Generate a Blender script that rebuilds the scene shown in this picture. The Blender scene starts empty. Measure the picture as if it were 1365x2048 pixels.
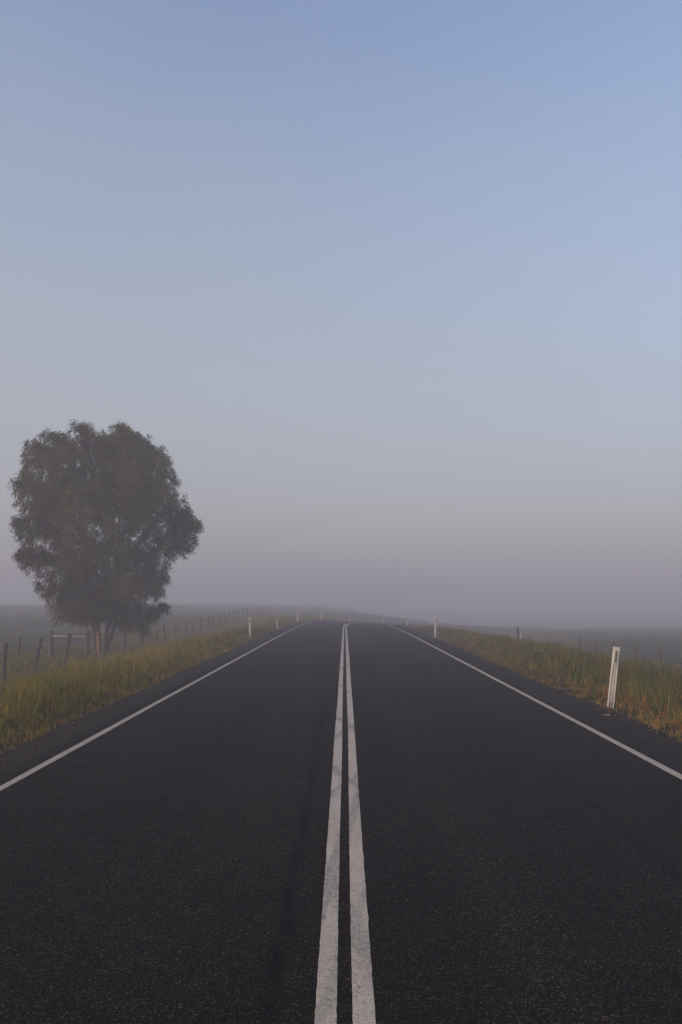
import bpy, math, random
import numpy as np
from mathutils import Vector, Matrix
random.seed(7)
rng = np.random.default_rng(7)
sc = bpy.context.scene
COL = sc.collection
R = math.radians

# ------------------------------------------------------------------ helpers
def mesh_np(name, verts, faces, mats, parent=None, midx=None, smooth=False, loc=None):
    me = bpy.data.meshes.new(name)
    me.from_pydata([tuple(v) for v in verts], [], faces)
    for m in (mats if isinstance(mats, (list, tuple)) else [mats]):
        me.materials.append(m)
    if midx is not None:
        me.polygons.foreach_set('material_index', midx)
    if smooth:
        me.polygons.foreach_set('use_smooth', [True] * len(me.polygons))
    me.update()
    o = bpy.data.objects.new(name, me)
    COL.objects.link(o)
    if parent: o.parent = parent
    if loc is not None: o.location = loc
    return o

def mesh_fast(name, V, quads=None, tris=None, mat=None, parent=None, cols=None):
    """big meshes straight from numpy arrays"""
    me = bpy.data.meshes.new(name)
    nq = 0 if quads is None else len(quads)
    nt = 0 if tris is None else len(tris)
    me.vertices.add(len(V)); me.vertices.foreach_set('co', V.astype(np.float32).ravel())
    me.loops.add(nq * 4 + nt * 3); me.polygons.add(nq + nt)
    li = []; st = []
    if nq: li.append(quads.ravel()); st.append(np.arange(nq) * 4)
    if nt: li.append(tris.ravel()); st.append(nq * 4 + np.arange(nt) * 3)
    me.loops.foreach_set('vertex_index', np.concatenate(li).astype(np.int32))
    me.polygons.foreach_set('loop_start', np.concatenate(st).astype(np.int32))
    if mat: me.materials.append(mat)
    me.update(calc_edges=True)
    if cols is not None:
        a = me.attributes.new('tint', 'FLOAT_COLOR', 'POINT')
        a.data.foreach_set('color', cols.astype(np.float32).ravel())
    o = bpy.data.objects.new(name, me); COL.objects.link(o)
    if parent: o.parent = parent
    return o

def empty(name, loc, rot=(0, 0, 0)):
    o = bpy.data.objects.new(name, None); COL.objects.link(o)
    o.location = loc; o.rotation_euler = rot
    return o

def tag(o, label=None, cat=None, group=None, kind=None):
    if label: o['label'] = label
    if cat: o['category'] = cat
    if group: o['group'] = group
    if kind: o['kind'] = kind
    return o

def smooth(a, b, x):
    t = np.clip((np.asarray(x, float) - a) / (b - a), 0, 1)
    return t * t * (3 - 2 * t)

_w = [(rng.normal(0, 1, 2), rng.uniform(0, 6.28)) for _ in range(60)]
def wav(x, y, f, k0=0, n=7):
    """smooth pseudo noise, about -1..1"""
    s = 0
    for i in range(n):
        d, p = _w[(k0 + i) % 60]
        s = s + np.sin((x * d[0] + y * d[1]) * f + p)
    return s / math.sqrt(n) * 0.8

# node helpers
class NT:
    def __init__(s, nt): s.t = nt; s.l = nt.links
    def n(s, typ, **kw):
        nd = s.t.nodes.new(typ)
        for k, v in kw.items():
            if k.startswith('_'): setattr(nd, k[1:], v)
        return nd
    def inp(s, nd, k, v):
        if isinstance(v, bpy.types.NodeSocket): s.l.new(v, nd.inputs[k])
        else: nd.inputs[k].default_value = v
    def math(s, op, a, b=0.0, c=None, clamp=False):
        nd = s.n('ShaderNodeMath', _operation=op, _use_clamp=clamp)
        s.inp(nd, 0, a); s.inp(nd, 1, b)
        if c is not None: s.inp(nd, 2, c)
        return nd.outputs[0]
    def mix(s, f, a, b, mode='MIX'):
        nd = s.n('ShaderNodeMix', _data_type='RGBA', _blend_type=mode)
        s.inp(nd, 0, f); s.inp(nd, 6, a); s.inp(nd, 7, b)
        return nd.outputs[2]
    def noise(s, vec, scale, detail=4, rough=.55, out='Fac'):
        nd = s.n('ShaderNodeTexNoise'); s.inp(nd, 'Vector', vec)
        nd.inputs['Scale'].default_value = scale; nd.inputs['Detail'].default_value = detail
        nd.inputs['Roughness'].default_value = rough
        return nd.outputs[out]
    def vor(s, vec, scale, out='Distance', feat='F1'):
        nd = s.n('ShaderNodeTexVoronoi', _feature=feat); s.inp(nd, 'Vector', vec)
        nd.inputs['Scale'].default_value = scale
        return nd.outputs[out]
    def mapr(s, v, a, b, c=0.0, d=1.0, smooth=False):
        nd = s.n('ShaderNodeMapRange', _clamp=True)
        if smooth: nd.interpolation_type = 'SMOOTHSTEP'
        s.inp(nd, 0, v); nd.inputs[1].default_value = a; nd.inputs[2].default_value = b
        nd.inputs[3].default_value = c; nd.inputs[4].default_value = d
        return nd.outputs[0]
    def ramp(s, v, stops):
        nd = s.n('ShaderNodeValToRGB'); s.inp(nd, 0, v)
        e = nd.color_ramp.elements
        while len(e) < len(stops): e.new(.5)
        for i, (p, c) in enumerate(stops):
            e[i].position = p; e[i].color = (*c, 1)
        return nd.outputs[0]
    def vscale(s, vec, sc3):
        nd = s.n('ShaderNodeVectorMath', _operation='MULTIPLY')
        s.inp(nd, 0, vec); nd.inputs[1].default_value = sc3
        return nd.outputs[0]
    def bump(s, h, strength, dist, normal=None):
        nd = s.n('ShaderNodeBump'); nd.inputs['Strength'].default_value = strength
        nd.inputs['Distance'].default_value = dist; s.inp(nd, 'Height', h)
        if normal is not None: s.inp(nd, 'Normal', normal)
        return nd.outputs[0]

def material(name):
    m = bpy.data.materials.new(name); m.use_nodes = True
    nt = m.node_tree
    b = nt.nodes['Principled BSDF']
    return m, NT(nt), b

def C(r, g, b): return (r, g, b, 1.0)

# ------------------------------------------------------------------ camera
F = 1600.0; W = 1365; H = 2048; CAMZ = 1.8
PITCH = math.atan(176 / F); YAW = math.atan(7.5 / F)
cam = bpy.data.cameras.new('camera'); cam.sensor_fit = 'HORIZONTAL'; cam.sensor_width = 36
cam.lens = 36 * F / W; cam.clip_start = .05; cam.clip_end = 6000
co = bpy.data.objects.new('camera', cam); COL.objects.link(co)
co.location = (0, 0, CAMZ); co.rotation_euler = (math.pi / 2 + PITCH, 0, YAW)
sc.camera = co
CM = Matrix.Rotation(YAW, 3, 'Z') @ Matrix.Rotation(math.pi / 2 + PITCH, 3, 'X')
def at(px, py, Y):
    """world point seen at a photograph pixel, at distance Y down the road"""
    d = CM @ Vector((px - W / 2, H / 2 - py, -F))
    return Vector((d.x, d.y, d.z)) * (Y / d.y) + Vector((0, 0, CAMZ))

# ------------------------------------------------------------------ road alignment
D0, RAD = 57.0, 205.0
S = np.arange(-80, 420.5, 1.0)
ang = np.clip((S - D0) / RAD, 0, R(52))
CX = np.zeros_like(S); CY = np.zeros_like(S); CZ = np.zeros_like(S)
def slope(s):
    return -.0235 * np.clip((s - 35) / 60, 0, 1) - .010 * np.clip((s - 62) / 30, 0, 1) - .008 * np.clip((s - 110) / 50, 0, 1) + .0415 * np.clip((s - 195) / 80, 0, 1)
def bank(s):
    return .055 * smooth(48, 85, s) * (1 - smooth(190, 240, s))
i0 = int(np.where(S == 0)[0][0])
dx, dy, dz = np.sin(ang), np.cos(ang), slope(S)
CX = np.concatenate([[0], np.cumsum((dx[1:] + dx[:-1]) / 2)]); CX -= CX[i0]
CY = np.concatenate([[0], np.cumsum((dy[1:] + dy[:-1]) / 2)]); CY -= CY[i0]
CZ = np.concatenate([[0], np.cumsum((dz[1:] + dz[:-1]) / 2)]); CZ -= CZ[i0]
def road_at(s, u):
    s = np.asarray(s, float); u = np.asarray(u, float)
    a = np.interp(s, S, ang)
    return (np.interp(s, S, CX) + u * np.cos(a), np.interp(s, S, CY) - u * np.sin(a), np.interp(s, S, CZ) - np.clip(u, -6, 6) * bank(s))
def nearest(x, y):
    x = np.asarray(x, float).ravel(); y = np.asarray(y, float).ravel()
    so = np.empty_like(x); uo = np.empty_like(x)
    for a in range(0, len(x), 20000):
        X = x[a:a + 20000, None]; Y = y[a:a + 20000, None]
        d = (X - CX) ** 2 + (Y - CY) ** 2
        k = d.argmin(1)
        rx = X[:, 0] - CX[k]; ry = Y[:, 0] - CY[k]
        so[a:a + 20000] = S[k] + np.clip(rx * np.sin(ang[k]) + ry * np.cos(ang[k]), -.5, .5)
        u = rx * np.cos(ang[k]) - ry * np.sin(ang[k])
        uo[a:a + 20000] = np.sign(u) * np.sqrt(d[np.arange(len(k)), k])
    return so, uo

def ground_z(x, y):
    shp = np.shape(x)
    x = np.asarray(x, float).ravel(); y = np.asarray(y, float).ravel()
    s, u = nearest(x, y)
    zr = np.interp(s, S, CZ) - np.clip(u, -6, 6) * bank(s)
    fl = -1.05 + .62 * smooth(66, 88, y) + .75 * smooth(95, 165, y) * smooth(-14, -42, x) - .0015 * np.maximum(0, y - 185)
    fr = -1.8 - .020 * np.maximum(0, y - 60) - .003 * np.maximum(0, x - 25)
    k_ = smooth(-13, 38, x) * smooth(75, 115, y)
    fl = fl * (1 - k_) + (zr - .75) * k_
    fl = np.maximum(fl, -6.5); fr = np.maximum(fr, -7.5)
    a = np.abs(u)
    zl = (zr - .05) + (fl - zr + .05) * smooth(4.9, 11.5, a)
    zrr = (zr - .05) + (fr - zr + .05) * smooth(5.6, 15.5, a)
    z = np.where(u < 0, zl, zrr)
    bumps = .05 * wav(x, y, .9, 3) + .09 * wav(x, y, .22, 11)
    z = z + bumps * smooth(4.6, 8, a) + .10 * wav(x, y, .07, 25) * smooth(14, 30, a)
    z = np.where(a < 4.0, zr - .10, z)
    return z.reshape(shp)
def gz(x, y): return float(ground_z(np.array([x]), np.array([y]))[0])

# ------------------------------------------------------------------ materials
def mat_asphalt():
    m, N, b = material('asphalt')
    uv = N.n('ShaderNodeUVMap'); uv.uv_map = 'road'
    geo = N.n('ShaderNodeTexCoord')
    P = geo.outputs['Object']
    sep = N.n('ShaderNodeSeparateXYZ'); N.inp(sep, 0, uv.outputs[0])
    u, s = sep.outputs[0], sep.outputs[1]
    au = N.math('ABSOLUTE', u)
    UV = uv.outputs[0]
    streak = N.noise(N.vscale(UV, (1.6, .06, 1)), 1.0, 5, .6)
    big = N.noise(N.vscale(UV, (.35, .22, 1)), 1.0, 4, .6)
    mid = N.noise(P, 5.0, 5, .6)
    # stones in the seal
    vd = N.vor(P, 72, 'Distance'); vc = N.vor(P, 72, 'Color')
    vs = N.n('ShaderNodeSeparateXYZ'); N.inp(vs, 0, vc)
    st = N.ramp(vs.outputs[0], [(0, (.005, .0049, .0047)), (.35, (.025, .0238, .022)), (.75, (.058, .0550, .0505)), (.965, (.095, .089, .081)), (.992, (.17, .16, .145))])
    fine = N.noise(P, 260, 3, .7)
    col = N.mix(N.mapr(vd, .16, .54), st, C(.0045, .0044, .0042))
    smoothc = N.mix(N.mapr(fine, .3, .7), C(.0150, .0143, .0134), C(.030, .0282, .0260))
    # the right hand side of the right lane is a tighter, darker seal
    wob = N.math('MULTIPLY', N.math('SUBTRACT', N.noise(N.vscale(UV, (.01, .5, 1)), 1.0, 5, .65), .5), .34)
    ue = N.math('ADD', u, wob)
    tight = N.mapr(ue, 2.17, 2.23)
    shoulder = N.mapr(N.math('ADD', au, N.math('MULTIPLY', wob, .3)), 3.5, 3.62)
    tight2 = N.math('MAXIMUM', N.math('MULTIPLY', tight, .62), N.math('MULTIPLY', shoulder, .55))
    col = N.mix(tight2, col, smoothc)
    v = N.math('MULTIPLY', N.mapr(big, .3, .7, .72, 1.26), N.mapr(streak, .3, .7, .80, 1.2))
    v = N.math('MULTIPLY', v, N.mapr(mid, .3, .7, .76, 1.24))
    v = N.math('MULTIPLY', v, N.mapr(N.noise(P, 28, 4, .7), .3, .7, .62, 1.38))
    v = N.math('MULTIPLY', v, N.mapr(tight, 0, 1, 1, .58))
    v = N.math('MULTIPLY', v, N.mapr(shoulder, 0, 1, 1, 1.55))
    # groove of bitumen along the seal edge at u = 2.2, broken longitudinal joint left of the centre lines
    g1 = N.mapr(N.math('ABSOLUTE', N.math('SUBTRACT', ue, 2.19)), .0, .075, .75, 0)
    brk = N.mapr(N.noise(N.vscale(UV, (2, 3.2, 1)), 1.0, 4, .7), .36, .58)
    wob2 = N.math('MULTIPLY', N.math('SUBTRACT', N.noise(N.vscale(UV, (.01, .9, 1)), 1.0, 5, .7), .5), .16)
    uj = N.math('ABSOLUTE', N.math('ADD', N.math('ADD', u, .335), wob2))
    g2 = N.math('MULTIPLY', N.mapr(uj, .010, .075, .93, 0), N.mapr(brk, 0, 1, .35, 1))
    g2 = N.math('MULTIPLY', g2, N.mapr(s, 12.5, 16, 1, .15))
    # wheel paths, polished a little darker
    wp = N.mapr(N.math('ABSOLUTE', N.math('SUBTRACT', N.math('ABSOLUTE', N.math('SUBTRACT', au, 1.72)), .78)), .10, .45, 1.13, .94, True)
    v = N.math('MULTIPLY', v, wp)
    g = N.math('SUBTRACT', 1.0, N.math('MAXIMUM', N.math('MULTIPLY', g1, N.mapr(brk, 0, 1, .45, 1)), g2))
    v = N.math('MULTIPLY', v, g)
    mul = N.n('ShaderNodeVectorMath', _operation='SCALE'); N.inp(mul, 0, N.mix(1.0, col, C(1.25, .98, .765), 'MULTIPLY')); N.inp(mul, 3, v)
    N.inp(b, 'Base Color', mul.outputs[0])
    b.inputs['Roughness'].default_value = .82
    b.inputs['Specular IOR Level'].default_value = .07
    hgt = N.math('ADD', N.math('MULTIPLY', vd, N.mapr(tight2, 0, 1, -1.0, -.45)), N.math('MULTIPLY', fine, .25))
    N.inp(b, 'Normal', N.bump(hgt, .9, .008))
    return m
def mat_paint():
    m, N, b = material('line_paint')
    uv = N.n('ShaderNodeUVMap'); uv.uv_map = 'road'
    tc = N.n('ShaderNodeTexCoord'); P = tc.outputs['Object']
    UV = uv.outputs[0]
    sep = N.n('ShaderNodeSeparateXYZ'); N.inp(sep, 0, UV)
    u, s = sep.outputs[0], sep.outputs[1]
    au = N.math('ABSOLUTE', u)
    base = N.mix(N.mapr(N.noise(P, 1.3, 5, .6), .3, .7), C(.57, .465, .345), C(.70, .585, .44))
    base = N.mix(N.mapr(N.noise(P, 38, 4, .7), .34, .66), N.mix(.5, base, C(.34, .285, .22)), base)
    base = N.mix(N.math('MULTIPLY', N.mapr(au, 2.0, 2.5), N.mapr(N.noise(P, 2.2, 5, .7), .3, .7, .12, .5)), base, C(.30, .25, .20))   # road film on the edge lines
    # worn pits, where the stones have shed the paint
    pit = N.math('MULTIPLY', N.mapr(N.noise(P, 85, 3, .8), .53, .66), N.mapr(N.noise(P, 3.0, 4, .6), .3, .65, .45, 1.0))
    base = N.mix(pit, base, C(.06, .057, .056))
    chip = N.math('MULTIPLY', N.mapr(N.noise(P, 11, 5, .8), .57, .66), N.mapr(N.noise(P, 70, 3, .7), .42, .56))
    base = N.mix(N.math('MULTIPLY', chip, .8), base, C(.055, .050, .046))
    # rubber: tyre scuffs crossing the centre lines
    tot = None
    warp = N.math('MULTIPLY', N.math('SUBTRACT', N.noise(P, 5.5, 4, .65), .5), .55)
    for (s0, k, w, a) in ((12.05, 4, .26, .62), (11.3, -4, .24, .55), (8.45, 3, .18, .60), (8.1, -3, .15, .5), (6.55, -9, .30, .52), (6.1, -10, .20, .50),
                          (4.9, 5, .35, .40), (4.35, -6, .22, .33), (16.5, 7, .3, .4), (22, -7, .5, .4), (28, 7, .7, .35)):
        d = N.math('ABSOLUTE', N.math('SUBTRACT', N.math('ADD', N.math('ADD', s, warp), N.math('MULTIPLY', u, k)), s0))
        f = N.mapr(d, w * .5, w * 1.25, min(.9, a * 1.45), 0, True)
        # tread ribs
        rib = N.mapr(N.math('SINE', N.math('MULTIPLY', N.math('ADD', s, N.math('MULTIPLY', u, k * .8)), 110.0)), -.7, .7, .55, 1.0)
        f = N.math('MULTIPLY', f, rib)
        tot = f if tot is None else N.math('MAXIMUM', tot, f)
    tot = N.math('MULTIPLY', tot, N.mapr(N.noise(P, 26, 5, .75), .36, .62, .15, 1.0))
    tot = N.math('MULTIPLY', tot, N.mapr(au, 1.5, 2.0, 1, 0))
    base = N.mix(tot, base, C(.075, .07, .07))
    # the centre line is dirtier near the viewer on its right stripe
    N.inp(b, 'Base Color', base)
    b.inputs['Roughness'].default_value = .75; b.inputs['Specular IOR Level'].default_value = .3
    N.inp(b, 'Normal', N.bump(N.vor(P, 95), .5, .004))
    return m
def mat_ground():
    m, N, b = material('pasture')
    tc = N.n('ShaderNodeTexCoord'); P = tc.outputs['Object']
    n1 = N.noise(P, .12, 5, .6); n2 = N.noise(P, 1.4, 6, .65); n3 = N.noise(P, 14, 5, .7)
    c = N.mix(N.mapr(n1, .3, .7), C(.062, .066, .030), C(.095, .080, .042))
    c = N.mix(N.mapr(n2, .35, .68), c, C(.050, .056, .024))
    c = N.mix(N.math('MULTIPLY', N.mapr(n3, .4, .66), .7), c, C(.040, .032, .020))
    uv = N.n('ShaderNodeAttribute'); uv.attribute_name = 'edge'
    e = N.math('ADD', uv.outputs['Fac'], N.math('MULTIPLY', N.math('SUBTRACT', n2, .5), .9))
    c = N.mix(N.mapr(e, .25, .7), c, N.mix(N.mapr(n3, .35, .65), C(.075, .045, .028), C(.035, .027, .022)))
    N.inp(b, 'Base Color', c)
    b.inputs['Roughness'].default_value = .95; b.inputs['Specular IOR Level'].default_value = .1
    N.inp(b, 'Normal', N.bump(N.math('ADD', n3, n2), .8, .06))
    return m
def mat_leafy(name, trans=.35, rough=.6, spec=.15):
    m, N, b = material(name)
    at_ = N.n('ShaderNodeAttribute'); at_.attribute_name = 'tint'
    b.inputs['Roughness'].default_value = rough; b.inputs['Specular IOR Level'].default_value = spec
    N.inp(b, 'Base Color', at_.outputs['Color'])
    tr = N.n('ShaderNodeBsdfTranslucent'); N.inp(tr, 0, at_.outputs['Color'])
    mx = N.n('ShaderNodeMixShader'); mx.inputs[0].default_value = trans
    N.l.new(b.outputs[0], mx.inputs[1]); N.l.new(tr.outputs[0], mx.inputs[2])
    out = [n for n in m.node_tree.nodes if n.type == 'OUTPUT_MATERIAL'][0]
    N.l.new(mx.outputs[0], out.inputs['Surface'])
    return m
def mat_wood(name, ca, cb):
    m, N, b = material(name)
    tc = N.n('ShaderNodeTexCoord')
    P = tc.outputs['Object']
    g = N.noise(N.vscale(P, (40, 40, 2.2)), 1.0, 6, .7)
    k = N.noise(P, 3.5, 4, .6)
    c = N.mix(N.mapr(g, .3, .7), ca, cb)
    c = N.mix(N.math('MULTIPLY', N.mapr(k, .45, .7), .5), c, C(.06, .058, .045))
    N.inp(b, 'Base Color', c); b.inputs['Roughness'].default_value = .9
    N.inp(b, 'Normal', N.bump(g, .8, .012))
    return m
def mat_bark(name, ca, cb, cc):
    m, N, b = material(name)
    tc = N.n('ShaderNodeTexCoord'); P = tc.outputs['Object']
    g = N.noise(N.vscale(P, (9, 9, .9)), 1.0, 6, .65); g2 = N.noise(N.vscale(P, (30, 30, 4)), 1.0, 5, .7)
    c = N.mix(N.mapr(g, .38, .6), ca, cb)
    c = N.mix(N.math('MULTIPLY', N.mapr(g2, .45, .7), .7), c, cc)
    N.inp(b, 'Base Color', c); b.inputs['Roughness'].default_value = .85
    N.inp(b, 'Normal', N.bump(N.math('ADD', g, g2), .7, .03))
    return m
def mat_plain(name, col, rough=.6, metal=0, var=.25, scale=12, spec=.4, mud=False):
    m, N, b = material(name)
    tc = N.n('ShaderNodeTexCoord'); P = tc.outputs['Object']
    n = N.noise(P, scale, 5, .65)
    dk = tuple(c * (1 - var) for c in col[:3]) + (1,)
    cc_ = N.mix(N.mapr(n, .32, .68), dk, col)
    if mud:      # dirt splashed up from the shoulder and grime streaks in the channels
        sp_ = N.n('ShaderNodeSeparateXYZ'); N.inp(sp_, 0, P)
        streak = N.noise(N.vscale(P, (90, 60, 5)), 1.0, 5, .7)
        cc_ = N.mix(N.math('MULTIPLY', N.mapr(streak, .42, .66), .55), cc_, C(.36, .31, .27))
        lowm = N.math('MULTIPLY', N.mapr(sp_.outputs[2], .02, .34, 1, 0), N.mapr(N.noise(P, 45, 5, .7), .36, .62))
        cc_ = N.mix(N.math('MULTIPLY', lowm, .7), cc_, C(.20, .15, .105))
    N.inp(b, 'Base Color', cc_)
    N.inp(b, 'Roughness', N.mapr(n, .3, .7, rough * .85, min(1, rough * 1.15)))
    b.inputs['Metallic'].default_value = metal; b.inputs['Specular IOR Level'].default_value = spec
    return m
M_asphalt, M_paint, M_ground = mat_asphalt(), mat_paint(), mat_ground()
M_grass = mat_leafy('grass_blades', .35, .7)
M_leaf = mat_leafy('gum_leaves', .22, .7, .10)
M_post = mat_wood('weathered_timber', C(.040, .034, .028), C(.095, .080, .066))
M_strainer = mat_wood('grey_strainer_timber', C(.085, .064, .058), C(.15, .118, .108))
M_wire = mat_plain('dull_wire', C(.10, .10, .105), .6, .6)
M_pipe = mat_plain('galvanised_pipe', C(.46, .44, .44), .5, .3)
M_white = mat_plain('white_plastic', C(.80, .73, .64), .5, 0, .12, 9, .4, True)
M_white_old = mat_plain('dirty_white_plastic', C(.70, .62, .53), .6, 0, .25, 6)
M_red = mat_plain('red_reflector', C(.10, .035, .032), .3, 0, .2, 40)
M_grey = mat_plain('grey_reflector', C(.24, .225, .23), .3, 0, .25, 30)
M_rust = mat_plain('rusty_steel', C(.16, .055, .035), .8, .3, .5, 30)
M_stone = mat_plain('pale_stone', C(.42, .38, .33), .9, 0, .35, 25)
M_twig = mat_plain('dark_twig', C(.012, .010, .010), .9, 0, .4, 30)
M_bark = mat_bark('gum_bark', C(.075, .052, .042), C(.16, .12, .10), C(.03, .022, .018))
M_peel = mat_bark('peeled_bark', C(.42, .19, .075), C(.55, .30, .14), C(.22, .09, .04))

# ------------------------------------------------------------------ ground sheet
def axis(parts):
    return np.unique(np.round(np.concatenate(parts), 3))
gx = axis([-np.geomspace(70, 985, 26), np.arange(-70, 100, .6), np.geomspace(100, 985, 24)])
gy = axis([-np.geomspace(30, 985, 20), np.arange(-30, 200, .65), np.geomspace(200, 985, 26)])
GX, GY = np.meshgrid(gx, gy)
GZ = ground_z(GX, GY)
nx, ny = len(gx), len(gy)
idx = np.arange(nx * ny).reshape(ny, nx)
q = np.stack([idx[:-1, :-1], idx[:-1, 1:], idx[1:, 1:], idx[1:, :-1]], -1).reshape(-1, 4)
gs, gu = nearest(GX, GY)
ground = mesh_fast('ground', np.stack([GX.ravel(), GY.ravel(), GZ.ravel()], -1), quads=q, mat=M_ground)
a = ground.data.attributes.new('edge', 'FLOAT', 'POINT')
a.data.foreach_set('value', (1 - smooth(4.4, 5.6, np.abs(gu))).astype(np.float32))
ground.data.polygons.foreach_set('use_smooth', [True] * len(ground.data.polygons))
tag(ground, 'foggy olive pasture and grassy verges either side of the road', kind='structure')

# ------------------------------------------------------------------ road
EDGE_L, EDGE_R = 4.1, 4.3
def edge_wob(s, k):
    return .05 * wav(s, s * 0 + k, 1.1, k) + .028 * wav(s, s * 0 + k, 5.0, k + 9) + .05 * wav(s, s * 0, .25, k + 3)
def strip(name, s, ul, ur, z0, thick, mat, parent=None):
    """a thin slab along the road between lateral offsets ul and ur (metres, one list per cross line)"""
    n = len(s)
    cols = [np.array(c, float) + np.zeros(n) for c in (ul if isinstance(ul, list) else [ul, ur])]
    V = []; UVs = []
    k = len(cols)
    for c in cols:
        x, y, z = road_at(s, c)
        V.append(np.stack([x, y, z + z0], -1)); UVs.append(np.stack([c, s], -1))
    for c in (cols[0] - .001, cols[-1] + .001):
        x, y, z = road_at(s, c)
        V.append(np.stack([x, y, z + z0 - thick], -1)); UVs.append(np.stack([c, s], -1))
    V = np.concatenate(V); UVs = np.concatenate(UVs)
    fs = []
    for a_, b_ in [(i, i + 1) for i in range(k - 1)] + [(k, 0), (k - 1, k + 1)]:
        A = a_ * n + np.arange(n - 1); B = b_ * n + np.arange(n - 1)
        fs.append(np.stack([A, B, B + 1, A + 1], -1))
    fs = np.concatenate(fs)
    o = mesh_fast(name, V, quads=fs, mat=mat, parent=parent)
    o.data.polygons.foreach_set('use_smooth', [False] * len(o.data.polygons))
    uvl = o.data.uv_layers.new(name='road')
    li = np.empty(len(o.data.loops), np.int32); o.data.loops.foreach_get('vertex_index', li)
    uvl.data.foreach_set('uv', UVs[li].astype(np.float32).ravel())
    return o
sr = np.concatenate([np.arange(-40, 60, .16), np.arange(60, 400, 1.0)])
el, er = -EDGE_L + edge_wob(sr, 2), EDGE_R + edge_wob(sr, 5)
road = strip('road', sr, [el, -3.0, -1.5, 0, 1.5, 3.0, er], None, 0, .16, M_asphalt)
tag(road, 'dark two lane asphalt road running into fog and bending right', kind='structure')
def jag(s, k): return .0011 * wav(s, s * 0, 19, k) + .0014 * wav(s, s * 0, 41, k + 5) + .005 * wav(s, s * 0, .55, k + 9)
sm = np.concatenate([np.arange(-20, 40, .03), np.arange(40, 72.1, .2)])
GAP, LW = .041, .093
for (a0, a1, nm, k) in ((-GAP - LW, -GAP, 'centre_line', 1), (GAP, GAP + LW, 'centre_line', 12), (-3.35, -3.262, 'edge_line', 23), (3.40, 3.488, 'edge_line', 31)):
    fade = 0
    strip(nm, sm, a0 + jag(sm, k), a1 + jag(sm, k + 4), .004, .003, M_paint, road)

# ------------------------------------------------------------------ grass
def blades(name, n, sample, label, cat):
    """many bent blades in ONE mesh: three-segment tapered strips"""
    x, y, h, w, c, lean = sample(n)
    n = len(x)
    z = ground_z(x, y) - .01
    th = rng.uniform(0, 2 * np.pi, n); ph = rng.uniform(0, 2 * np.pi, n)
    sx, sy = np.cos(th) * w / 2, np.sin(th) * w / 2
    lx, ly = np.cos(ph) * lean * h, np.sin(ph) * lean * h
    V = np.zeros((n, 7, 3))
    for j, (t, ww) in enumerate(((0, .8), (.38, 1.0), (.74, .62))):
        bx, by = lx * t ** 1.8, ly * t ** 1.8
        V[:, 2 * j] = np.stack([x + bx - sx * ww, y + by - sy * ww, z + h * t], -1)
        V[:, 2 * j + 1] = np.stack([x + bx + sx * ww, y + by + sy * ww, z + h * t], -1)
    V[:, 6] = np.stack([x + lx, y + ly, z + h * (1 - .25 * lean)], -1)
    o = np.arange(n)[:, None] * 7
    Q = np.concatenate([o + np.array([0, 1, 3, 2]), o + np.array([2, 3, 5, 4])])
    T = o + np.array([4, 5, 6])
    cc = np.ones((n, 7, 4)); cc[:, :, :3] = c[:, None, :]
    ob = mesh_fast(name, V.reshape(-1, 3), quads=Q, tris=T, mat=M_grass, cols=cc.reshape(-1, 4))
    tag(ob, label, cat, kind='stuff')
    return ob
PAL = dict(straw=(.235, .170, .075), tan=(.185, .125, .062), olive=(.125, .115, .040), green=(.070, .095, .032), dark=(.045, .060, .026), rust=(.185, .090, .040))
PAL = {k: np.array(v) * np.array((1.36, 1.28, .78)) for k, v in PAL.items()}
def pick(n, w, tid=None):
    ks = list(w); p = np.array([np.broadcast_to(np.asarray(w[k], float), (n,)) for k in ks]).T
    p = np.clip(p, .001, None); p /= p.sum(1, keepdims=True)
    r = rng.uniform(0, 1, n)
    if tid is not None:
        tr_ = rng.uniform(0, 1, tid.max() + 1)
        r = np.where(rng.uniform(0, 1, n) < .72, tr_[tid], r)
    r = r[:, None]
    i = (p.cumsum(1) < r).sum(1).clip(0, len(ks) - 1)
    c = np.array([PAL[k] for k in ks])[i]
    tv = 1.0 if tid is None else rng.uniform(.78, 1.22, tid.max() + 1)[tid][:, None]
    return c * tv * rng.uniform(.8, 1.2, (n, 1)) * rng.uniform(.93, 1.07, (n, 3))
def dist_sample(n, y0, y1, off=3.0):
    t = rng.uniform(0, 1, n)
    return (y0 + off) * ((y1 + off) / (y0 + off)) ** t - off
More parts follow.
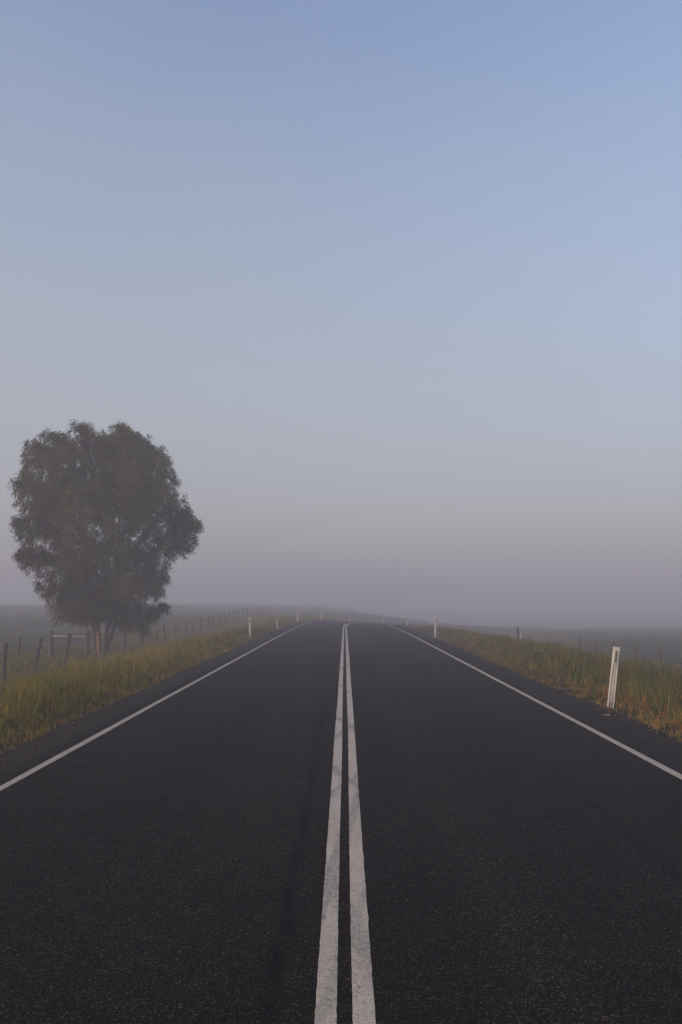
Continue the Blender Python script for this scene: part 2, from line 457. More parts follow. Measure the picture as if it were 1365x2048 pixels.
def verge_left(n):
    nt = n // 12
    s = dist_sample(nt, 4, 120, 6); e = rng.uniform(0, 1, nt) ** 1.25
    a = 4.08 + e * (11.0 + .05 * s)
    s = np.repeat(s, 12); a = np.repeat(a, 12); k = len(s)
    spread = .045 + .0016 * s
    tf = np.repeat(rng.uniform(.62, 1.3, nt), 12); tid = np.repeat(np.arange(nt), 12)
    s = s + rng.normal(0, 1, k) * spread; a = a + rng.normal(0, 1, k) * spread
    keep = a > 4.0 + .30 * wav(s, s * 0, 1.3, 7) * rng.uniform(0, 1, k)
    s, a, tf, tid = s[keep], a[keep], tf[keep], tid[keep]; k = len(s)
    x, y, _ = road_at(s, -a)
    pat = wav(x, y, .55, 20); pat2 = wav(x, y, 1.7, 31)
    grow = smooth(4.05, 5.3, a - .75 * smooth(25, 50, s))
    h = (.08 + .34 * grow * (1 + .35 * pat2) - .10 * smooth(8.5, 13, a)) * (1 - .3 * smooth(30, 60, s)) * rng.uniform(.5, 1.15, k) * tf
    tall = rng.uniform(0, 1, k) < .05 * grow
    h = np.where(tall, h * 1.45, h)
    w = (.0045 + .00030 * s) * np.where(tall, .7, rng.uniform(.7, 1.3, k))
    edge = 1 - smooth(4.0, 4.8, a)
    c = pick(k, dict(straw=.55 - .3 * pat, tan=.5, olive=1.7 + .5 * pat, green=.95 + 1.1 * np.clip(pat, 0, 2) - .5 * pat2, dark=.35, rust=.12 + 1.6 * edge), tid)
    c = c * np.array((1.34, 1.26, 1.0)) * (1 - .15 * smooth(25, 60, s))[:, None]
    c = np.where(tall[:, None], PAL['straw'] * rng.uniform(.9, 1.35, (k, 1)), c)
    wd_ = (rng.uniform(0, 1, nt) < .10)[tid] & (a > 4.3)
    h = np.where(wd_, h * .7, h); w = np.where(wd_, w * 3.2 + .004, w)
    c = np.where(wd_[:, None], PAL['green'] * rng.uniform(.6, 1.0, (k, 1)), c)
    return x, y, h, w, c, np.where(wd_, rng.uniform(.5, 1.1, k), rng.uniform(.05, .6, k))
def verge_right(n):
    nt = n // 12
    s = dist_sample(nt, 4, 125, 6); e = rng.uniform(0, 1, nt) ** 1.2
    a = 4.3 + e * (12.0 + .06 * s)
    s = np.repeat(s, 12); a = np.repeat(a, 12); k = len(s)
    spread = .045 + .0016 * s
    tf = np.repeat(rng.uniform(.62, 1.3, nt), 12); tid = np.repeat(np.arange(nt), 12)
    s = s + rng.normal(0, 1, k) * spread; a = a + rng.normal(0, 1, k) * spread
    keep = a > 4.22 + .32 * wav(s, s * 0, 1.1, 17) * rng.uniform(0, 1, k)
    s, a, tf, tid = s[keep], a[keep], tf[keep], tid[keep]; k = len(s)
    x, y, _ = road_at(s, a)
    pat = wav(x, y, .5, 40); pat2 = wav(x, y, 1.6, 51)
    grow = smooth(4.35, 6.2, a - .9 * smooth(22, 45, s))
    h = (.09 + .41 * grow * (1 + .30 * pat2) - .12 * smooth(9, 14, a)) * (1 - .62 * smooth(24, 52, s)) * rng.uniform(.5, 1.15, k) * tf
    tall = rng.uniform(0, 1, k) < .045 * grow
    h = np.where(tall, h * 1.4, h)
    w = (.0045 + .00030 * s) * np.where(tall, .7, rng.uniform(.7, 1.3, k))
    edge = 1 - smooth(4.3, 5.5, a); near = 1 - smooth(12, 17, s)
    lush = smooth(5.0, 5.8, a) * (1 - smooth(8.5, 11, a)) * (1 - smooth(26, 40, s)) * smooth(10, 15, s)
    c = pick(k, dict(straw=.5 + 1.4 * near * edge, tan=.75 + .3 * edge, olive=1.0 + .5 * pat, green=.45 + 2.2 * lush + .3 * pat, dark=.4 + .6 * lush, rust=.30 + .8 * edge + 1.2 * near * smooth(4.3, 4.8, a)), tid)
    c = np.where(tall[:, None], PAL['tan'] * rng.uniform(.8, 1.35, (k, 1)), c)
    c = c * (1 + (.40 * (1 - smooth(13, 20, s)) * (1 - smooth(4.8, 6.8, a)))[:, None] * np.array((1.1, .85, .7)))
    wd_ = (rng.uniform(0, 1, nt) < .10)[tid] & (a > 4.3)
    h = np.where(wd_, h * .7, h); w = np.where(wd_, w * 3.2 + .004, w)
    c = np.where(wd_[:, None], PAL['green'] * rng.uniform(.6, 1.0, (k, 1)), c)
    return x, y, h, w, c, np.where(wd_, rng.uniform(.5, 1.1, k), rng.uniform(.05, .6, k))
blades('verge_grass', 190000, verge_left, 'long olive and straw grass on the bank left of the road', 'grass')
blades('verge_grass', 190000, verge_right, 'long brown and green grass on the bank right of the road', 'grass')

def paddock(n):
    y = dist_sample(n, 20, 170, 20); x = np.where(rng.uniform(0, 1, n) < .6, rng.uniform(-75, -12.6, n), rng.uniform(15, 70, n))
    k0 = n // 14
    y = np.repeat(y[:k0], 14); x = np.repeat(x[:k0], 14); tid = np.repeat(np.arange(k0), 14); k = len(x)
    x = x + rng.normal(0, .12, k); y = y + rng.normal(0, .12, k)
    s, u = nearest(x, y); keep = np.abs(u) > 11
    x, y, tid = x[keep], y[keep], tid[keep]; k = len(x)
    pat = wav(x, y, .12, 8)
    h = .24 * rng.uniform(.5, 1.2, k) * (1 + .5 * pat)
    c = pick(k, dict(straw=.5 - .4 * pat, tan=.5, olive=1.2, green=1.0 + .8 * pat, dark=.5), tid) * .8
    return x, y, h, .012 + .0003 * y, c, rng.uniform(.1, .7, k)
blades('paddock_grass', 70000, paddock, 'short tufty pasture beyond the fences fading into fog', 'grass')
def gravel():
    n = 9000
    s = dist_sample(n, 3, 70, 5); side = rng.uniform(0, 1, n) < .5
    e0 = np.where(side, -(EDGE_L - edge_wob(s, 2)), EDGE_R + edge_wob(s, 5))
    off = rng.normal(.03, .16, n); u = e0 + np.where(side, -off, off)
    x, y, z = road_at(s, u)
    zg = np.where(off > 0, ground_z(x, y), z)
    r = rng.gamma(2.2, .0042, n).clip(.004, .03) * (1 + .012 * s)
    O = np.array([(1, 0, 0), (0, 1, 0), (-1, 0, 0), (0, -1, 0), (0, 0, .75), (0, 0, -.5)], float)
    V = O[None] * r[:, None, None] * rng.uniform(.65, 1.35, (n, 6, 1)); an = rng.uniform(0, 6.28, n)
    X = V[..., 0] * np.cos(an)[:, None] - V[..., 1] * np.sin(an)[:, None]; Y = V[..., 0] * np.sin(an)[:, None] + V[..., 1] * np.cos(an)[:, None]
    V = np.stack([X + x[:, None], Y + y[:, None], V[..., 2] + zg[:, None] + .25 * r[:, None]], -1)
    T = np.array([(0, 1, 4), (1, 2, 4), (2, 3, 4), (3, 0, 4), (1, 0, 5), (2, 1, 5), (3, 2, 5), (0, 3, 5)])
    T = (np.arange(n)[:, None, None] * 6 + T).reshape(-1, 3)
    base = np.array([(.05, .046, .042), (.085, .070, .055), (.12, .085, .055), (.16, .145, .125)])[rng.choice(4, n, p=[.45, .3, .17, .08])]
    c = np.ones((n, 6, 4)); c[:, :, :3] = (base * rng.uniform(.7, 1.2, (n, 1)))[:, None]
    o = mesh_fast('edge_gravel', V.reshape(-1, 3), tris=T, mat=M_grit, cols=c.reshape(-1, 4))
    tag(o, 'loose dark gravel and crumbs along both edges of the asphalt', 'gravel', kind='stuff')
M_grit = mat_leafy('loose_stone', 0, .9)
gravel()

# ------------------------------------------------------------------ tubes
def tube(path, radii, sides=8, jitter=0.0, cap=True, V=None, Fc=None, twist=0):
    V = [] if V is None else V; Fc = [] if Fc is None else Fc
    P = [Vector(p) for p in path]
    base = len(V)
    prev = None
    for i, p in enumerate(P):
        t = (P[min(i + 1, len(P) - 1)] - P[max(i - 1, 0)]).normalized()
        ref = Vector((1, 0, 0)) if abs(t.x) < .9 else Vector((0, 1, 0))
        if prev is not None: ref = prev
        b_ = (ref - t * ref.dot(t)).normalized(); prev = b_
        n_ = t.cross(b_)
        for j in range(sides):
            an = 2 * math.pi * j / sides
            r = radii[i] * (1 + jitter * random.uniform(-1, 1))
            V.append(tuple(p + (b_ * math.cos(an) + n_ * math.sin(an)) * r))
    for i in range(len(P) - 1):
        for j in range(sides):
            a_ = base + i * sides + j; b2 = base + i * sides + (j + 1) % sides
            Fc.append((a_, b2, b2 + sides, a_ + sides))
    if cap:
        Fc.append(tuple(base + j for j in reversed(range(sides))))
        Fc.append(tuple(base + (len(P) - 1) * sides + j for j in range(sides)))
    return V, Fc

# ------------------------------------------------------------------ wire fences
def timber_post(x, y, top, lean, r, parent, mat, name='fence_post', below=.35):
    z0 = gz(x, y) - below
    L = top - z0
    n = 6; path = []; rad = []
    bx, by = random.uniform(-.012, .012), random.uniform(-.012, .012)
    for i in range(n + 1):
        t = i / n
        path.append((x + lean[0] * (t * L) + bx * math.sin(3.1 * t), y + lean[1] * (t * L) + by * math.sin(4 * t), z0 + L * t))
        rad.append(r * (1.08 - .14 * t))
    path.append((path[-1][0] + .002, path[-1][1], top + r * .22)); rad.append(r * .72)
    V, Fc = tube(path, rad, 9, .09)
    c = Vector((x, y, z0 + below))
    V = [tuple(Vector(v) - c) for v in V]
    o = mesh_np(name, V, Fc, mat, parent, loc=c - parent.location)
    return o, Vector(path[-2])
def wires(tops, parent, heights, sag=.03, r=.0085):
    for dzz in heights:
        V = []; Fc = []; path = []
        for i, (p, lean) in enumerate(tops):
            q_ = Vector((p[0] - lean[0] * dzz, p[1] - lean[1] * dzz - .0, p[2] - dzz)) + Vector((0, 0, random.uniform(-.02, .02)))
            if path:
                pr = path[-1]
                sg = sag * random.uniform(.4, 1.8)
                for t in (.25, .5, .75):
                    path.append(pr.lerp(q_, t) - Vector((0, 0, sg * 4 * t * (1 - t))))
            path.append(q_)
        tube(path, [r] * len(path), 5, 0, True, V, Fc)
        c = parent.location
        mesh_np('wire', [tuple(Vector(v) - c) for v in V], Fc, M_wire, parent)

# fence along the left verge
fl = empty('wire_fence', (-12, 28, gz(-12, 28)))
tag(fl, 'long post and wire fence running past the tree along the left bank into fog', 'fence')
tops = []
yy = 24.3; k = 0
spec = {28: ((12, 1287), (.03, .0)), 32: ((82, 1278), (.17, .0)), 35: ((140, 1268), (.15, -.05))}
for key, ((px, py), lean) in spec.items():
    p = at(px, py, key)
    L = p.z - gz(p.x, p.y) + .35
    o, tp = timber_post(p.x - lean[0] * L, p.y - lean[1] * L, p.z, lean, .072, fl, M_post)
    tops.append((tp, lean))
tops.insert(0, (Vector((-11.9, 24.2, gz(-11.9, 24.2) + 1.22)), (0, 0)))
timber_post(-11.9, 24.2, tops[0][0].z, (0, 0), .055, fl, M_post)
ys = [38.6]; 
while ys[-1] < 166: ys.append(ys[-1] + 3.32 + random.uniform(-.12, .12))
for i, y in enumerate(ys):
    s_, u_ = nearest([y * 0 - 12.2], [y])
    x = -12.2 + .12 * random.uniform(-1, 1) + (max(0, y - 122) ** 2) / 330.0
    lean = (random.gauss(0, .035), random.gauss(0, .03))
    if i == 0:
        p = at(175, 1262, 38.6); x = p.x
        o, tp = timber_post(x, y, p.z, (0, 0), .125, fl, M_strainer, 'strainer_post')
    else:
        o, tp = timber_post(x, y, gz(x, y) + random.uniform(1.15, 1.3), lean, random.uniform(.05, .07), fl, M_post)
    tops.append((tp, lean))
wires(tops, fl, (.12, .38, .64, .88))

# fence branching off to the left across the paddock
fs_ = empty('cross_fence', at(103, 1320, 39.0))
tag(fs_, 'fence leaving the tree leftward, with thick strainer post and pale top rail', 'fence')
p = at(103, 1263, 39.0)
o, tp = timber_post(p.x, p.y, p.z, (0, 0), .115, fs_, M_strainer, 'strainer_post')
ct = [(tops[5 - 0][0] - Vector((.12, 0, .1)), (0, 0)), (tp, (0, 0))]
p2 = at(41, 1273, 41.6)
L = p2.z - gz(p2.x, p2.y) + .35
o, tq = timber_post(p2.x - .10 * L, p2.y, p2.z, (.10, 0), .06, fs_, M_post)
ct.append((tq, (.10, 0)))
for j in range(1, 6):
    x = p2.x - 3.1 * j; y = p2.y + 1.5 * j
    ln = (random.gauss(0, .05), 0)
    o, tq = timber_post(x, y, gz(x, y) + random.uniform(1.1, 1.25), ln, .06, fs_, M_post)
    ct.append((tq, ln))
wires(ct, fs_, (.12, .36, .6, .84), .05)
V = []; Fc = []
pr0 = at(104, 1272, 39.0 - .09); pr1 = at(175, 1272.5, 38.55)
tube([pr0, pr0.lerp(pr1, .5), pr1], [.026] * 3, 10, 0, False, V, Fc)
mesh_np('rail', [tuple(Vector(v) - fs_.location) for v in V], Fc, M_pipe, fs_, smooth=True)
V = []; Fc = []
a_ = Vector((pr1.x, pr1.y, pr1.z - .38)); b_ = pr0.lerp(pr1, .5) - Vector((0, 0, .22))
tube([pr0.lerp(pr1, .45) - Vector((0, 0, .18)), b_.lerp(a_, .5) - Vector((0, 0, .03)), a_], [.018] * 3, 7, 0, True, V, Fc)
mesh_np('brace_wire', [tuple(Vector(v) - fs_.location) for v in V], Fc, M_wire, fs_)

# fence below the right bank
fr = empty('wire_fence', (15, 38.8, gz(15, 38.8)))
tag(fr, 'low wire fence of dark posts half hidden behind the right bank', 'fence')
rt = []
for i in range(-1, 5):
    y = 38.8 + 3.3 * i
    x = 15.0 + random.uniform(-.1, .1)
    lean = (random.gauss(0, .03), random.gauss(0, .03))
    if y > 72: x += (y - 72) ** 2 / 260
    zt = -.60 + random.uniform(-.06, .06) if y < 66 else gz(x, y) + 1.15
    o, tp = timber_post(x, y, zt, lean, random.uniform(.06, .085), fr, M_post)
    rt.append((tp, lean))
wires(rt, fr, (.10, .36, .62))

# ------------------------------------------------------------------ guide posts
def guide_post(loc, lean, h, refl, label, old=False, stub=False):
    root = empty('guide_post', loc, (0, lean[0], lean[1]))
    tag(root, label, 'guide post', 'guide posts along the road shoulders')
    W2 = .052; T = .006
    z0 = .035 if stub else -.12
    # section of a rolled strip: flanges turned back, one shallow rib either side and one in the middle
    prof = [(-W2, .030), (-W2, .004), (-W2 + .006, 0), (-.036, 0), (-.030, .019), (-.012, .019), (-.006, .004), (.006, .004), (.012, .019), (.030, .019), (.036, 0), (W2 - .006, 0), (W2, .004), (W2, .030)]
    zs = [z0, z0 + .012, z0 + .03, z0 + .2, h * .45, h * .685, h * .71, h - .02, h]
    V = []; n = len(prof)
    for zi, z in enumerate(zs):
        flat = 1 if z > h * .7 else 0
        nar = .78 if zi == 0 else (.93 if zi == 1 else 1)
        for (x, y) in prof:
            yy_ = y if abs(x) >= W2 - .001 else (y * (1 - flat) + 0.0 * flat)
            V.append((x * nar, yy_, z))
    m = len(V)
    for zi, z in enumerate(zs):
        flat = 1 if z > h * .7 else 0
        nar = .78 if zi == 0 else (.93 if zi == 1 else 1)
        for (x, y) in prof:
            yy_ = y if abs(x) >= W2 - .001 else (y * (1 - flat))
            xx = x - math.copysign(T, x) if abs(x) >= W2 - .001 else x
            V.append((xx * nar, yy_ + (0 if abs(x) >= W2 - .001 and yy_ > .02 else T), z))
    Fc = []
    nz = len(zs)
    for i in range(nz - 1):
        for j in range(n - 1):
            a = i * n + j
            Fc.append((a, a + 1, a + n + 1, a + n)); Fc.append((m + a + n, m + a + n + 1, m + a + 1, m + a))
        for j in (0, n - 1):
            a = i * n + j; Fc.append((a, a + n, m + a + n, m + a))
    for i in (0, nz - 1):
        for j in range(n - 1):
            a = i * n + j; Fc.append((a, a + 1, m + a + 1, m + a))
    mesh_np('post_body', V, Fc, M_white_old if old else M_white, root)
    # reflector in a raised frame
    zc0, zc1 = h * .735, h * .945
    fw, fd = .036, .010
    V = []; Fc = []
    def boxx(x0, x1, y0, y1, z0_, z1_, V, Fc):
        b0 = len(V)
        for z in (z0_, z1_):
            V += [(x0, y0, z), (x1, y0, z), (x1, y1, z), (x0, y1, z)]
        for f in ((0, 3, 2, 1), (4, 5, 6, 7), (0, 1, 5, 4), (1, 2, 6, 5), (2, 3, 7, 6), (3, 0, 4, 7)):
            Fc.append(tuple(b0 + i for i in f))
    boxx(-fw, -.0225, -fd, -.0005, zc0, zc1, V, Fc); boxx(.0225, fw, -fd, -.0005, zc0, zc1, V, Fc)
    boxx(-.0225, .0225, -fd, -.0005, zc0, zc0 + .010, V, Fc); boxx(-.0225, .0225, -fd, -.0005, zc1 - .010, zc1, V, Fc)
    fr_ = mesh_np('reflector_frame', V, Fc, M_white_old if old else M_white, root)
    V = []; Fc = []
    boxx(-.0222, .0222, -.006, -.0008, zc0 + .0105, zc1 - .0105, V, Fc)
    mesh_np('reflector', V, Fc, refl, root)
    if stub:
        V = []; Fc = []
        boxx(-.02, .02, .008, .016, -.2, .12, V, Fc)
        boxx(-.02, -.012, .016, .04, -.2, .12, V, Fc)
        mesh_np('steel_stub', V, Fc, M_rust, root)
    return root
def gp(px, base_py, y, h, refl, label, lean=(0, 0), old=False, stub=False, zoff=0):
    p = at(px, base_py, y)
    if y > 60:                       # far posts: on the shoulder line, where the curve carries it to this bearing
        uo = 4.75 if label.find('right edge line') > 0 or refl is M_grey else -4.75
        ss = np.linspace(y - 45, y + 45, 1801)
        xx, yy, zz = road_at(ss, uo)
        k = int(np.argmin(np.abs(xx / yy - p.x / p.y)))
        p = Vector((float(xx[k]), float(yy[k]), float(zz[k]) - .06))
    z = gz(p.x, p.y) if not stub else p.z
    return guide_post((p.x, p.y, z + zoff), lean, h, refl, label, old, stub)
gp(1222, 1420, 13.0, 1.0, M_grey, 'largest white guide post, leaning right beside dry grass, with grey reflector', (R(8.2), 0), stub=True)
gp(871, 1276, 40.0, 1.0, M_grey, 'white guide post behind the leaning one, on the right shoulder before the bend', (R(1), 0))
gp(816, 1255, 70.0, .98, M_grey, 'hazy guide post just past the visible end of the right edge line', (R(-1), 0))
gp(500.5, 1274, 40.0, 1.0, M_red, 'nearest white guide post on the left verge, dark red reflector', (R(-1.6), 0))
gp(555, 1257, 51.6, .97, M_red, 'second white guide post on the left verge, red reflector, against brown grass', (R(0), 0))
gp(595.5, 1247, 69.6, 1.0, M_red, 'third guide post on the left, above the end of the left edge line', (R(.5), 0))
gp(643, 1245, 88, .95, M_red, 'small faint guide post left of the centre lines, fourth along the left side', (0, 0))
gp(700, 1244, 106, 1.0, M_red, 'small faint guide post directly above the double centre lines in fog', (0, 0))
gp(768, 1243, 126, .95, M_red, 'tiny guide post above the right lane on the outside of the bend', (0, 0))
gp(840.5, 1242, 146, .95, M_red, 'tiny fogged guide post between the two larger right shoulder posts', (R(8), 0))
gp(861, 1247, 104, .85, M_grey, 'tiny guide post half sunk in grass just left of the taller right post', (0, 0))
gp(915, 1244, 165, .95, M_red, 'very faint guide post beyond grass, right of the taller right post', (R(-2), 0))
gp(989, 1247, 182, .95, M_red, 'farthest ghostly guide post, rightmost of the row fading into fog', (0, 0))

# marker at the fence on the right: dark timber with a white flap
mk = empty('marker_post', (0, 0, 0)); p = at(1037, 1276, 52); mk.location = (p.x, p.y, gz(p.x, p.y))
tag(mk, 'dark stub post with a white tag in foggy grass on the right', 'post')
zt = at(1037, 1255, 52).z - mk.location.z
V, Fc = tube([(0, 0, -.3), (.01, 0, zt * .5), (-.01, 0, zt)], [.085, .08, .075], 9, .1)
mesh_np('timber_stub', V, Fc, M_post, mk)
V = []; Fc = []
pt = at(1042.5, 1276, 51.8); zt2 = at(1042.5, 1262, 51.8).z - mk.location.z
cx = pt.x - p.x
V, Fc = tube([(cx - .03, -.2, zt2 - .62), (cx, -.2, zt2 - .25), (cx + .02, -.2, zt2)], [.045, .05, .03], 6, .15)
mesh_np('white_tag', V, Fc, M_white_old, mk)

# ------------------------------------------------------------------ gum tree
TY = 42.0
tb = at(203, 1318, TY); tb.z = gz(tb.x, tb.y)
tree = empty('gum_tree', tb)
tag(tree, 'dark rounded gum tree with several stems, one peeled orange, beside the left fence', 'tree')
M2P = TY / F
def rel(px, py, dy=0.0):
    v = at(px, py, TY) - tb
    return Vector((v.x, dy, v.z))
lobes = []   # px, py, rx, ry (photo pixels), depth (m)
base_l = [(84, 916, 32, 36), (68, 968, 28, 30), (128, 904, 36, 36), (187, 888, 32, 38), (228, 897, 30, 32), (262, 886, 24, 34), (300, 912, 36, 36),
          (325, 955, 32, 40), (345, 1010, 34, 34), (366, 1038, 26, 32), (372, 1075, 24, 28), (344, 1094, 30, 28), (90, 1065, 36, 30), (80, 1112, 22, 16), (101, 1122, 36, 30),
          (124, 1166, 28, 30), (142, 1196, 28, 30), (148, 1224, 28, 18), (92, 1010, 42, 36), (110, 950, 46, 46), (165, 945, 46, 48), (225, 950, 50, 50), (280, 965, 44, 46),
          (140, 1020, 44, 46), (200, 1030, 48, 50), (262, 1035, 50, 46), (310, 1045, 44, 42), (130, 1090, 50, 46), (195, 1105, 52, 50), (258, 1105, 48, 44), (298, 1112, 38, 36),
          (160, 1165, 46, 44), (220, 1175, 46, 44), (272, 1168, 40, 38), (300, 1170, 22, 34), (180, 1212, 38, 28), (235, 1212, 40, 30), (280, 1222, 28, 28), (312, 1222, 24, 14), (332, 1216, 12, 10),
          (210, 1230, 32, 18), (262, 1243, 24, 16), (282, 1262, 12, 10), (62, 1052, 15, 18), (66, 1110, 10, 12), (395, 1050, 12, 14), (316, 1146, 13, 20), (84, 897, 9, 12), (130, 886, 16, 12), (187, 868, 16, 12), (262, 868, 8, 14), (168, 985, 40, 40), (235, 990, 42, 40), (105, 1040, 30, 40), (290, 1000, 34, 40)]
cxp, cyp = 205, 1050
for (px, py, rx, ry) in base_l:
    # depth from a rounded crown: outer lobes sit near its mid plane, inner lobes are pushed to front and back
    d = math.hypot((px - cxp) / 195, (py - cyp) / 215)
    depth = math.sqrt(max(0, 1 - min(1, d * d))) * 3.6
    for dd in ((0,) if depth < 1.1 else ((-depth * .85, depth * .8) if random.random() < .6 else (-depth * .8, depth * .8, random.uniform(-.3, .3)))):
        lobes.append((cxp + (px - cxp) * .985 + random.uniform(-4, 4), py + random.uniform(-3, 3), max(7, rx * (.79 if rx > 30 else .9) - 5), max(8, ry * (1.0 if rx > 30 else .9) - 4), dd + random.uniform(-.35, .35)))
# stems and limbs
V = []; Fc = []; Mi = []
def limb(path, r0, r1, peel=False, sides=9):
    n0 = len(Fc)
    pts = [Vector(p) for p in path]
    # resample smoothly
    fine = []
    for i in range(len(pts) - 1):
        p0 = pts[max(i - 1, 0)]; p1 = pts[i]; p2_ = pts[i + 1]; p3 = pts[min(i + 2, len(pts) - 1)]
        for t in (0, .25, .5, .75):
            fine.append(.5 * ((2 * p1) + (p2_ - p0) * t + (2 * p0 - 5 * p1 + 4 * p2_ - p3) * t * t + (3 * p1 - p0 - 3 * p2_ + p3) * t ** 3))
    fine.append(pts[-1])
    n = len(fine)
    tube(fine, [r0 + (r1 - r0) * (i / (n - 1)) ** .8 for i in range(n)], sides, .06, True, V, Fc)
    for i in range(len(Fc) - n0):
        row = i // sides
        Mi.append(1 if peel and row < 5 and (i % sides) in PEEL else 0)
    return fine
PEEL = (6, 7)
stems = [((187, 1322, .1), (188, 1275, .15), (165, 1180, .3), (120, 1060, .6), (80, 960, .3), .14, False),
         ((199, 1322, -.15), (200, 1280, -.2), (195, 1190, -.6), (175, 1050, -1.0), (170, 900, -.6), .17, True),
         ((210, 1322, .05), (212, 1270, .1), (225, 1160, .8), (240, 1030, 1.1), (235, 900, .8), .15, False),
         ((218, 1322, -.05), (222, 1275, -.1), (262, 1180, -.4), (305, 1060, -.7), (315, 940, -.2), .12, False),
         ((206, 1322, .3), (205, 1280, .4), (205, 1180, 1.4), (150, 1070, 2.2), (130, 960, 1.6), .085, False),
         ((208, 1322, -.25), (214, 1285, -.4), (250, 1190, -1.4), (260, 1060, -2.1), (265, 950, -1.5), .08, False)]
tips = []
for st in stems:
    pts = [rel(p[0], p[1], p[2]) for p in st[:5]]
    pts[0].z = -.35
    f = limb(pts, st[5], .03, st[6])
    tips += f[7:]
for (px, py, rx, ry, dd) in lobes:
    c = rel(px, py, dd)
    src = min(tips, key=lambda t: (t - c).length + max(0, (t.z - c.z + .4)) * 2.0)
    mid_ = src.lerp(c, .5) + Vector((random.uniform(-.2, .2), random.uniform(-.2, .2), random.uniform(-.05, .25)))
    limb([src, mid_, c], .032, .010, False, 6)
# fine bare twigs under the crown on the right
for i in range(14):
    x0, y0 = random.uniform(222, 240), random.uniform(1240, 1285)
    a0 = rel(218 + random.uniform(-2, 4), y0 + 12, random.uniform(-.3, .3)); a1 = rel(x0 + random.uniform(5, 25), y0 - random.uniform(5, 40), random.uniform(-.8, .8))
    limb([a0, a0.lerp(a1, .5) + Vector((.1, 0, -.05)), a1], .014, .006, False, 5)
trunk = mesh_np('trunk', V, Fc, [M_bark, M_peel], tree, midx=Mi, smooth=True)
# leaves: hanging sprays spread through each lobe
LV = []; LC = []
olive = np.array((.118, .102, .012)); grn = np.array((.056, .064, .013)); brn = np.array((.118, .072, .016)); red = np.array((.115, .046, .016))
for (px, py, rx, ry, dd) in lobes:
    c = np.array(rel(px, py, dd)); ex, ez = rx * M2P, ry * M2P; ey = (ex + ez) / 2 * 1.05
    ncl = int(9 + 68 * (ex * ez) ** .75 / .75)
    leftness = np.clip((250 - px) / 150, -.3, 1)
    lw = rng.uniform(0, 1); lk = rng.uniform(.40, 1.30)
    for j in range(ncl):
        v = rng.normal(0, 1, 3); v /= np.linalg.norm(v)
        rr = rng.uniform(.15, 1.0) ** .42
        p0 = c + v * rr * np.array((ex, ey, ez)) * (1.0 + .06 * rng.normal())
        p0[2] += .12
        nl = int(rng.integers(24, 46))
        # a drooping spray: origins along a short hanging twig
        t = rng.uniform(0, 1, nl)
        out = v * np.array((1, 1, .3)) * rng.uniform(.05, .30)
        drop = rng.uniform(.18, .55)
        o = p0 + out * t[:, None] + np.stack([rng.normal(0, .085, nl), rng.normal(0, .085, nl), -drop * t ** 1.3 + rng.normal(0, .06, nl)], -1)
        d = np.stack([rng.normal(0, .45, nl), rng.normal(0, .45, nl), -np.abs(rng.normal(.95, .35, nl))], -1) + v * .3
        d /= np.linalg.norm(d, axis=1, keepdims=True)
        sd = np.cross(d, rng.normal(0, 1, (nl, 3))); sd /= np.linalg.norm(sd, axis=1, keepdims=True)
        ln = rng.uniform(.09, .19, nl)[:, None]; wd = rng.uniform(.013, .023, nl)[:, None]
        q4 = np.stack([o, o + d * ln * .42 + sd * wd, o + d * ln, o + d * ln * .42 - sd * wd], 1)
        LV.append(q4.reshape(-1, 3))
        pw = lw if rng.uniform() < .7 else rng.uniform(0, 1)
        pr_ = .16 + .22 * leftness  # more brown and red towards the left: warm sidelight put into the leaf colour
        base = red if pw < pr_ * .35 else brn if pw < pr_ else (olive if pw < .68 else grn)
        cl_ = base * lk * rng.uniform(.85, 1.15) * rng.uniform(.85, 1.15, (nl, 1))
        cc = np.ones((nl, 4, 4)); cc[:, :, :3] = cl_[:, None, :]
        LC.append(cc.reshape(-1, 4))
LV = np.concatenate(LV); LC = np.concatenate(LC)
Q = np.arange(len(LV)).reshape(-1, 4)
crown = mesh_fast('crown', LV, quads=Q, mat=M_leaf, parent=tree, cols=LC)
print('leaves', len(Q))

# ------------------------------------------------------------------ small things
def weed(px, py, y, label, n, hgt, pale):
    p = at(px, py, y)
    o = empty('pale_weed', (p.x, p.y, gz(p.x, p.y)))
    tag(o, label, 'plant', 'pale weeds in the right verge')
    V = []; T = []; cols = []
    rr = random.Random(n)
    for i in range(n):
        an = rr.uniform(0, 6.28); l = rr.uniform(.05, .30); h_ = hgt * rr.uniform(.45, 1)
        a = Vector((math.cos(an) * l * .3, math.sin(an) * l * .3, 0)); b_ = Vector((math.cos(an) * l, math.sin(an) * l, h_))
        sd = Vector((-math.sin(an), math.cos(an), 0)) * .012
        k = len(V)
        V += [a - sd, a + sd, b_ + sd * .5, b_ - sd * .5]; T.append((k, k + 1, k + 2, k + 3))
        cols += [(.09, .11, .04, 1)] * 4
        for w_ in range(4):
            ca = rr.uniform(0, 6.28); wl = rr.uniform(.05, .09); u_ = Vector((math.cos(ca), math.sin(ca), rr.uniform(-.2, .5))) * wl
            s2 = Vector((-math.sin(ca), math.cos(ca), .3)) * wl * .4
            k = len(V)
            V += [b_, b_ + u_ * .5 + s2, b_ + u_, b_ + u_ * .5 - s2]; T.append((k, k + 1, k + 2, k + 3))
            cols += [pale if rr.random() < .7 else (.12, .14, .06, 1)] * 4
    ob = mesh_fast('leaves', np.array([tuple(v) for v in V]), quads=np.array(T), mat=M_grass, parent=o, cols=np.array(cols))
    return o
weed(1063, 1330, 24.0, 'taller clump of pale whitish weed in the right verge grass', 18, .52, (.27, .28, .20, 1))
weed(1084, 1336, 23.0, 'lower pale weed clump just right of the taller pale one', 11, .40, (.25, .26, .19, 1))

